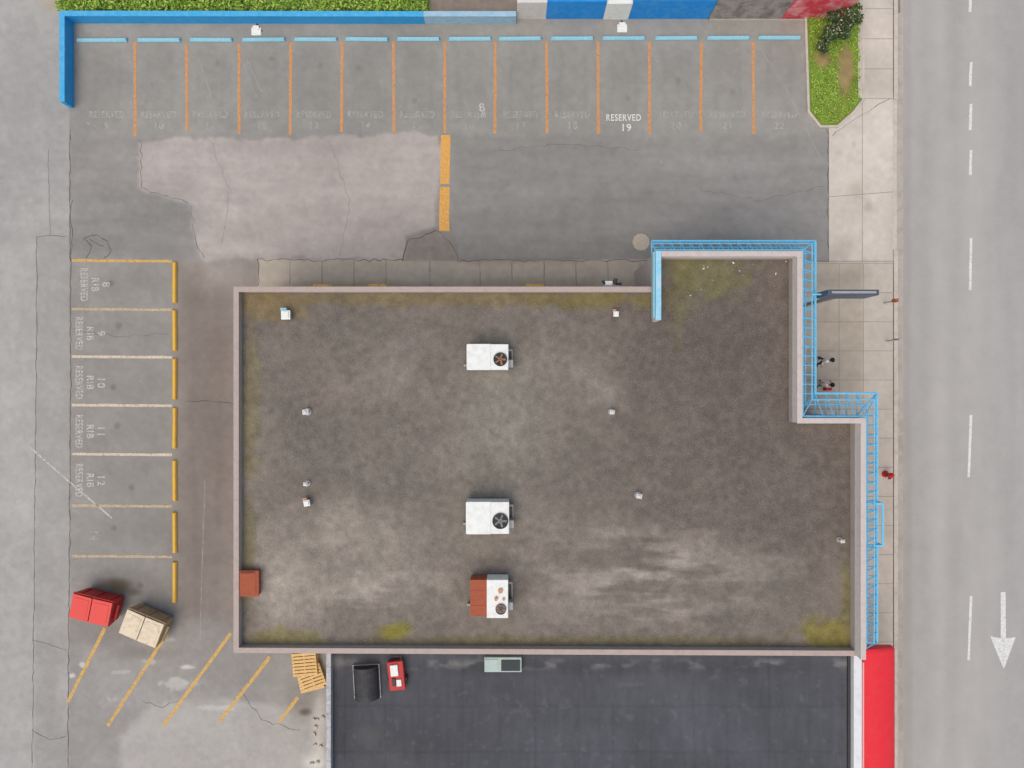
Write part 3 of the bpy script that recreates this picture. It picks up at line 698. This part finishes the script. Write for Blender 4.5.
mb=MB();mb.cyl((.2,.2,.05),(.46,.22,.05),.06);mb.make('lamp_shade',m_dark,r)
mb=MB();mb.cyl((-.28,.2,.08),(-.38,.36,.1),.06);mb.make('sensor',m_dark,r)
pts=[]
for i in range(16):
    p=P(random.gauss(735,26),random.uniform(260,274),RZ+.02) if i<11 else P(random.uniform(685,790),random.uniform(262,300),RZ+.02)
    pts.append(p)
leaves('litter',pts,.06,[m_white,m_kerb],(3,1),kind='stuff',label='scattered white scraps on the gravel roof',category='litter')
# ================================================================ LOWER BUILDING
LW=X(326,3.9);LE=X(862,3.9);LN=S0-.06;LS=Y(900,3.9)
lb=root('dark_roof_building',((LW+LE)/2,(LN+LS)/2,0),label='lower neighbouring building with dark grey membrane roof',category='building')
lo=[(LW,LN),(LE,LN),(LE,LS),(LW,LS)]
mb=MB();mb.prism(offset(lo,-.02,True)[::-1],0,3.45,False);mb.make('wall',m_stucco,lb,True)
sheet('roof',512+(LW+.05)/(S*(1-3.5/H)),512+(LE-.05)/(S*(1-3.5/H)),384-LN/(S*(1-3.5/H)),384-LS/(S*(1-3.5/H)),3.5,mem_color,m_mem,1.4,parent=lb)
mb=MB();mb.path([(LW,LN-.02),(LW,LS)],.0,.2,3.46,3.86);mb.make('parapet',M('parapet_grey_white',C(190,192,194),.7,.2,3,dirt=C(110,110,114),dirtamt=.8,dscale=3),lb,True)
mb=MB();mb.path([(LE,LN-.02),(LE,LS)],.0,-.36,3.46,3.90);mb.make('parapet',M('parapet_white',C(226,228,232),.6,.05,3,dirt=C(190,192,196),dirtamt=.4),lb,True,bevel=.02,label='broad white parapet')
mb=MB();mb.bx(LE-.48,LE-.37,LS,LN-.3,3.51,3.62);mb.make('gutter',m_dark,lb,True)
mb=MB();mb.bx(LW+.25,LE-.7,LN-.16,LN-.02,3.51,3.72);mb.make('wall_flashing',M('flashing_pale',C(160,156,154),.8,.3,2,dirt=C(80,80,82),dirtamt=.9,dscale=1.2),lb,True)
aw=root('red_awning',(LE,LN-.3,0),label='glossy red barrel awning over the sidewalk',category='awning')
bm=MB();y_n=Y(646,3.3)
prot=X(890,2.8)-LE-.02
rings=[]
sec=[(0,.90),(.06,.96),(.15,1.0)]+[(1.0+6*i/6,1.0) for i in range(7)]
for d,sf in sec:
    rg=[]
    for j in range(13):
        a=math.pi/2*j/12
        rg.append(bm.bm.verts.new((LE+.03+prot*sf*math.sin(a),y_n-d,3.1+.02+.65*(.35+.65*sf)*math.cos(a))))
    rings.append(rg)
for A_,B_ in zip(rings[:-1],rings[1:]):
    for j in range(12): bm._f([A_[j],A_[j+1],B_[j+1],B_[j]])
c0=bm.bm.verts.new((LE+.03,y_n,3.12));
for j in range(12): bm._f([c0,rings[0][j+1],rings[0][j]])
bm.make('fabric',m_awn,aw,True,smooth=False)
mb=MB();mb.bx(LE+.015,LE+.08,y_n-7.4,y_n-.5,3.86,3.93);mb.make('edge_strip',m_pink,aw,True)
for i in range(4):
    mb=MB();mb.cyl((LE+.02,y_n-1.2-1.5*i,3.08),(LE+prot-.03,y_n-1.2-1.5*i,3.08),.025,seg=6);mb.make('support_bar',m_grey,aw,True)
r=root('barrel_duct_hood',P(365,685,4.0)+Vector((0,0,-.5)),rot=math.radians(3),label='black curved duct hood on the membrane roof',category='duct hood')
mb=MB()
n=14;a_=[];b_=[]
for i in range(n+1):
    t=math.pi*i/n;x=-.56*math.cos(t);z=.12+.5*math.sin(t);a_.append(mb.bm.verts.new((x,-.72,z)));b_.append(mb.bm.verts.new((x,.72,z)))
for i in range(n): mb._f([a_[i],a_[i+1],b_[i+1],b_[i]])
mb._f(a_);mb._f(b_[::-1]);mb.make('hood',m_black,r)
mb=MB();mb.box((0,0,.06),(1.2,1.5,.12));mb.make('base',m_grey,r)
for y in(-.5,.5):
    mb=MB()
    for i in range(n):
        t0=math.pi*i/n;t1=math.pi*(i+1)/n
        q=[mb.bm.verts.new((-.575*math.cos(t),yy,.12+.515*math.sin(t))) for t,yy in((t0,y-.02),(t1,y-.02),(t1,y+.02),(t0,y+.02))];mb._f(q)
    bmesh.ops.remove_doubles(mb.bm,verts=mb.bm.verts,dist=.001)
    mb.make('band',m_dark,r)
r=root('red_hand_cart',P(396,675,3.9)+Vector((0,0,-.4)),rot=math.radians(6),label='red and white equipment cart on the dark roof',category='cart')
mb=MB();mb.box((0,-.05,.25),(.72,1.3,.3));mb.make('tub',m_red,r,bevel=.04)
mb=MB();mb.box((-.05,.22,.43),(.34,.5,.1));mb.box((.1,-.35,.42),(.22,.3,.08));mb.make('lid',m_white,r,bevel=.02)
mb=MB();mb.box((-.12,-.3,.43),(.16,.34,.07));mb.make('motor',m_dark,r,bevel=.02)
mb=MB();mb.cyl((-.3,.5,.35),(-.3,.85,.45),.025);mb.cyl((.3,.5,.35),(.3,.85,.45),.025);mb.cyl((-.3,.85,.45),(.3,.85,.45),.025);mb.make('handle',m_dark,r)
for sx in(-.4,.4):
    mb=MB();mb.cyl((sx-.04,-.3,.12),(sx+.04,-.3,.12),.12,seg=16);mb.make('wheel',m_black,r)
r=root('skylight',P(503,665,3.8)+Vector((0,0,-.3)),label='pale framed skylight with dark pane beside the taller wall',category='skylight')
mb=MB();mb.box((0,0,.14),(1.66,.66,.28));mb.make('curb',m_teal,r,bevel=.02)
mb=MB();mb.box((.34,-.02,.31),(.84,.48,.03));mb.make('glazing',m_glass,r)
mb=MB();mb.box((-.50,0,.295),(.60,.5,.03));mb.make('cover',m_teal,r)
# ================================================================ dumpsters
def dumpster(cx,cy,L,Wd,h,rot,mb_,ml,lab):
    r=root('dumpster',P(cx,cy,h)+Vector((0,0,-h)),rot=math.radians(rot),label=lab,category='dumpster',group='two dumpsters beside the stalls')
    z0=.14;hb=h-.12
    mb=MB();bm=mb.bm
    lo_=[(-L/2+.08,-Wd/2+.12),(L/2-.08,-Wd/2+.12),(L/2-.08,Wd/2-.05),(-L/2+.08,Wd/2-.05)];hi_=[(-L/2,-Wd/2),(L/2,-Wd/2),(L/2,Wd/2),(-L/2,Wd/2)]
    zs=[hb-.12,hb-.12,hb,hb]
    a=[bm.verts.new((*p,z0)) for p in lo_];b=[bm.verts.new((*p,z)) for p,z in zip(hi_,zs)]
    mb._f(a[::-1]);mb._f(b)
    for i in range(4): mb._f([a[i],a[(i+1)%4],b[(i+1)%4],b[i]])
    for i in range(3): mb.box((-L*.36+L*.36*i,Wd/2-.0,.6),(.06,.05,hb*.6))
    mb.make('bin_body',mb_,r)
    for s in(-1,1):
        mb=MB();tilt=Matrix.Rotation(math.atan2(.12,Wd),4,'X')@Matrix.Rotation(s*.04,4,'Y')
        mb.box((s*L*.25,0,hb+.0),(L*.48,Wd*.98,.05),mat=tilt)
        mb.box((s*L*.25,0,hb+.03),(L*.36,Wd*.74,.02),mat=tilt)
        mb.make('lid',ml,r,bevel=.02)
    mb=MB();mb.cyl((-L/2,Wd/2+.04,hb),(L/2,Wd/2+.04,hb),.025);mb.make('hinge_bar',mb_,r)
    for s in(-1,1):
        mb=MB();mb.box((s*(L/2+.05),0,hb*.6),(.12,Wd*.6,.14));mb.make('lift_pocket',mb_,r)
    for sx in(-1,1):
        for sy in(-1,1):
            mb=MB();mb.cyl((sx*L*.38-.03,sy*Wd*.32,.075),(sx*L*.38+.03,sy*Wd*.32,.075),.075,seg=14);mb.make('caster',m_black,r)
dumpster(89,611,1.98,1.24,1.35,-14,m_red,m_reddark,'red metal dumpster with twin flat lids')
dumpster(140,629.5,1.95,1.30,1.3,-23,m_beige,m_beigelid,'beige dumpster with weathered twin lids')
def pallet(loc,rot,lab):
    r=root('wooden_pallet',loc,rot=rot,label=lab,category='pallet',group='pallets stacked by the wall')
    mb=MB()
    for i in range(7): mb.box((0,-.5+i*.166,.135),(1.2,.12,.022))
    mb.make('deck_slats',m_wood,r)
    mb=MB()
    for x in(-.55,0,.55): mb.box((x,0,.075),(.09,1.05,.095))
    for y in(-.48,0,.48): mb.box((0,y,.012),(1.2,.1,.022))
    mb.make('stringers',m_wood,r)
for i in range(3): pallet(P(307,661,.0)+Vector((0,0,.01+.15*i)),math.radians(1+2*i),'yellowish wooden pallet stacked beside the wall')
pallet(P(311,676,.0)+Vector((0,-.12,.01)),math.radians(14),'loose wooden pallet lying beside the stack')
pallet(P(313,674,.0)+Vector((0,-.05,.165)),math.radians(20),'loose wooden pallet lying beside the stack')
# ================================================================ blade sign
r=root('blade_sign',(X(846,5.0),Y(294,5.0),0),label='dark blue double-faced blade sign on a post',category='sign')
sx0=X(818,4.6)-r.location.x;sx1=X(880,5.6)-r.location.x
mb=MB();mb.cyl((0,0,0),(0,0,4.3),.09,seg=14);mb.make('post',m_grey,r)
mb=MB();mb.bx(sx0,sx1,-.12,.12,4.3,5.55);mb.make('sign_cabinet',m_sign,r,bevel=.03)
mb=MB();mb.bx(sx0+.15,sx1-.15,-.05,.05,5.56,5.60);mb.make('top_rail',m_grey,r)
mb=MB();mb.cyl((sx0-.4,0,4.9),(sx0,0,4.9),.04);mb.make('arm',m_lattice,r)
r=root('fire_hydrant',P(885,474,.12),label='red fire hydrant near the kerb',category='hydrant')
mb=MB();mb.cyl((0,0,0),(0,0,.06),.17,seg=18);mb.cyl((0,0,.06),(0,0,.55),.11,seg=18);mb.cyl((0,0,.55),(0,0,.6),.14,seg=18);mb.sphere((0,0,.6),.12,14);mb.cyl((0,0,.7),(0,0,.77),.035,seg=6);mb.make('barrel',m_hyd,r)
mb=MB();mb.cyl((-.2,0,.45),(.2,0,.45),.055,seg=12);mb.cyl((0,-.2,.42),(0,0,.42),.07,seg=12);mb.make('outlet_caps',m_dark,r)
def signpost(px,py,h,lab,meter=False):
    r=root('parking_meter' if meter else 'sign_post',P(px,py,.12),label=lab,category='parking meter' if meter else 'sign post')
    mb=MB();mb.cyl((0,0,0),(0,0,h),.03,seg=10);mb.make('post',m_grey,r)
    if meter:
        mb=MB();mb.box((0,0,h+.1),(.2,.16,.26));mb.cyl((0,-.08,h+.22),(0,.08,h+.22),.1,seg=14);mb.make('meter_head',m_rust,r,bevel=.015)
    else:
        mb=MB();mb.box((0,.045,h-.25),(.32,.015,.45));mb.make('sign_plate',m_grey,r)
signpost(886,341,1.2,'slim grey sign post with small plate at the kerb')
signpost(884,303,.9,'brown parking meter beside the kerb',True)
# ================================================================ PEOPLE
def person(loc,rot,top,legs,lab,stride=.18,arm=.3):
    r=root('person',loc,rot=rot,label=lab,category='person')
    J=[(0,0,.95),(0,0,1.12),(0,0,1.34),(0,0,1.47),(0,.015,1.56),(0,.02,1.68),
       (.17,0,1.40),(.24,.02*1,1.13),(.25,arm*.7,.93),(.25,arm*.9,.86),
       (-.17,0,1.40),(-.24,-.04,1.13),(-.25,arm*.2,.9),(-.25,arm*.3,.82),
       (.09,0,.88),(.10,stride*.6,.49),(.10,stride*.7,.09),(.11,stride*.7+.16,.04),
       (-.09,0,.88),(-.10,-stride*.2,.49),(-.10,-stride,.10),(-.11,-stride+.16,.04)]
    R=[.14,.13,.15,.06,.085,.09,.065,.048,.034,.03,.065,.048,.034,.03,.09,.06,.045,.035,.09,.06,.045,.035]
    E=[(0,1),(1,2),(2,3),(3,4),(4,5),(2,6),(6,7),(7,8),(8,9),(2,10),(10,11),(11,12),(12,13),(0,14),(14,15),(15,16),(16,17),(0,18),(18,19),(19,20),(20,21)]
    me=bpy.data.meshes.new('p');me.from_pydata(J,E,[]);o=bpy.data.objects.new('p',me);coll.objects.link(o)
    sk=o.modifiers.new('s','SKIN');sl=me.skin_vertices[0].data
    for i,v in enumerate(sl): v.radius=(R[i]*(1.25 if i in(0,1,2) else 1),R[i]);v.use_root=(i==0)
    o.modifiers.new('u','SUBSURF').levels=2
    dg=bpy.context.evaluated_depsgraph_get();dg.update();m2=bpy.data.meshes.new_from_object(o.evaluated_get(dg));bpy.data.objects.remove(o)
    bm=bmesh.new();bm.from_mesh(m2)
    mb=MB();mb.bm.free();mb.bm=bm
    for f in bm.faces:
        c=f.calc_center_median();f.smooth=True
        f.material_index=0 if (c.z>1.47 or (abs(c.x)>.19 and c.z<1.05 and c.z>.7)) else 1 if c.z>.93 else 2 if c.z>.1 else 3
    mb.mi=0
    for hx,hy,hz in(J[9],J[13]):
        s=1 if hx>0 else -1
        for i in range(4): mb.cyl((hx-.0,hy-.03+.02*i,hz-.02),(hx-s*.01,hy-.03+.021*i,hz-.09-.01*(1 if i in(1,2) else 0)),.009,.006,6)
        mb.cyl((hx-s*.01,hy+.03,hz+.01),(hx-s*.02,hy+.065,hz-.035),.01,.007,6)
    mb.box((0,.115,1.63),(.022,.03,.03))
    mb.make('body',[m_skin,top,legs,m_dark],r)
    mb=MB();mb.sphere((0,.005,1.70),.105,14,(1,1.08,.9));mb.make('hair',m_hair,r,smooth=True)
m_shw=M('cloth_white',C(236,236,240),.8,.05,12);m_jean=M('cloth_navy',C(58,64,84),.85,.15,12);m_shr=M('cloth_red',C(200,60,60),.8,.1,12);m_tanp=M('cloth_grey',C(150,148,146),.85,.1,12)
person(P(817,361,.12),math.radians(200),m_shw,m_jean,'person in white top and dark trousers walking')
person(P(817,385,.12),math.radians(-10),m_shw,m_tanp,'person in white top beside a red bag')
r=root('shopping_bag',P(826,389,.12),label='red shopping bag on the sidewalk',category='bag')
mb=MB();mb.box((0,0,.17),(.3,.16,.34));mb.make('bag_body',m_shr,r,bevel=.02)
mb=MB();mb.cyl((-.07,0,.33),(-.05,0,.45),.008,seg=6);mb.cyl((.07,0,.33),(.05,0,.45),.008,seg=6);mb.cyl((-.05,0,.45),(.05,0,.45),.008,seg=6);mb.make('handle',m_dark,r)
for i in range(9):
    px=random.uniform(312,323);py=random.uniform(715,766)
    mb=MB();mb.box((0,0,.05),(random.uniform(.1,.25),random.uniform(.08,.2),random.uniform(.06,.12)),mat=Matrix.Rotation(random.uniform(0,3),4,'Z')@Matrix.Rotation(.3,4,'X'))
    mb.make('concrete_rubble',m_kerb,bevel=.02,loc=P(px,py,.01),label='broken pale concrete chunk by the wall',category='rubble',group='rubble along the wall')
# ================================================================ LIGHT, CAMERA
el=math.radians(66);az=math.radians(215)
w=bpy.data.worlds.new('World');scene.world=w;w.use_nodes=True;nt=w.node_tree
sky=nt.nodes.new('ShaderNodeTexSky');sky.sky_type='NISHITA';sky.sun_disc=False;sky.sun_elevation=el;sky.sun_rotation=az
sky.air_density=1.0;sky.dust_density=3.0;sky.ozone_density=1.0
nt.links.new(sky.outputs[0],nt.nodes['Background'].inputs[0]);nt.nodes['Background'].inputs[1].default_value=.15
sl=bpy.data.lights.new('sun','SUN');sl.energy=1.5;sl.angle=math.radians(70);sl.color=(1,.95,.88)
so=bpy.data.objects.new('sun',sl);coll.objects.link(so)
d=Vector((math.sin(az)*math.cos(el),math.cos(az)*math.cos(el),math.sin(el)));so.rotation_euler=d.to_track_quat('Z','Y').to_euler()
cam=bpy.data.cameras.new('camera');cam.sensor_width=36;cam.lens=36*H/(1024*S);cam.clip_end=600
co=bpy.data.objects.new('camera',cam);coll.objects.link(co);co.location=(0,0,H);scene.camera=co
scene.view_settings.view_transform='Standard';scene.view_settings.look='None';scene.view_settings.exposure=0;scene.view_settings.gamma=1
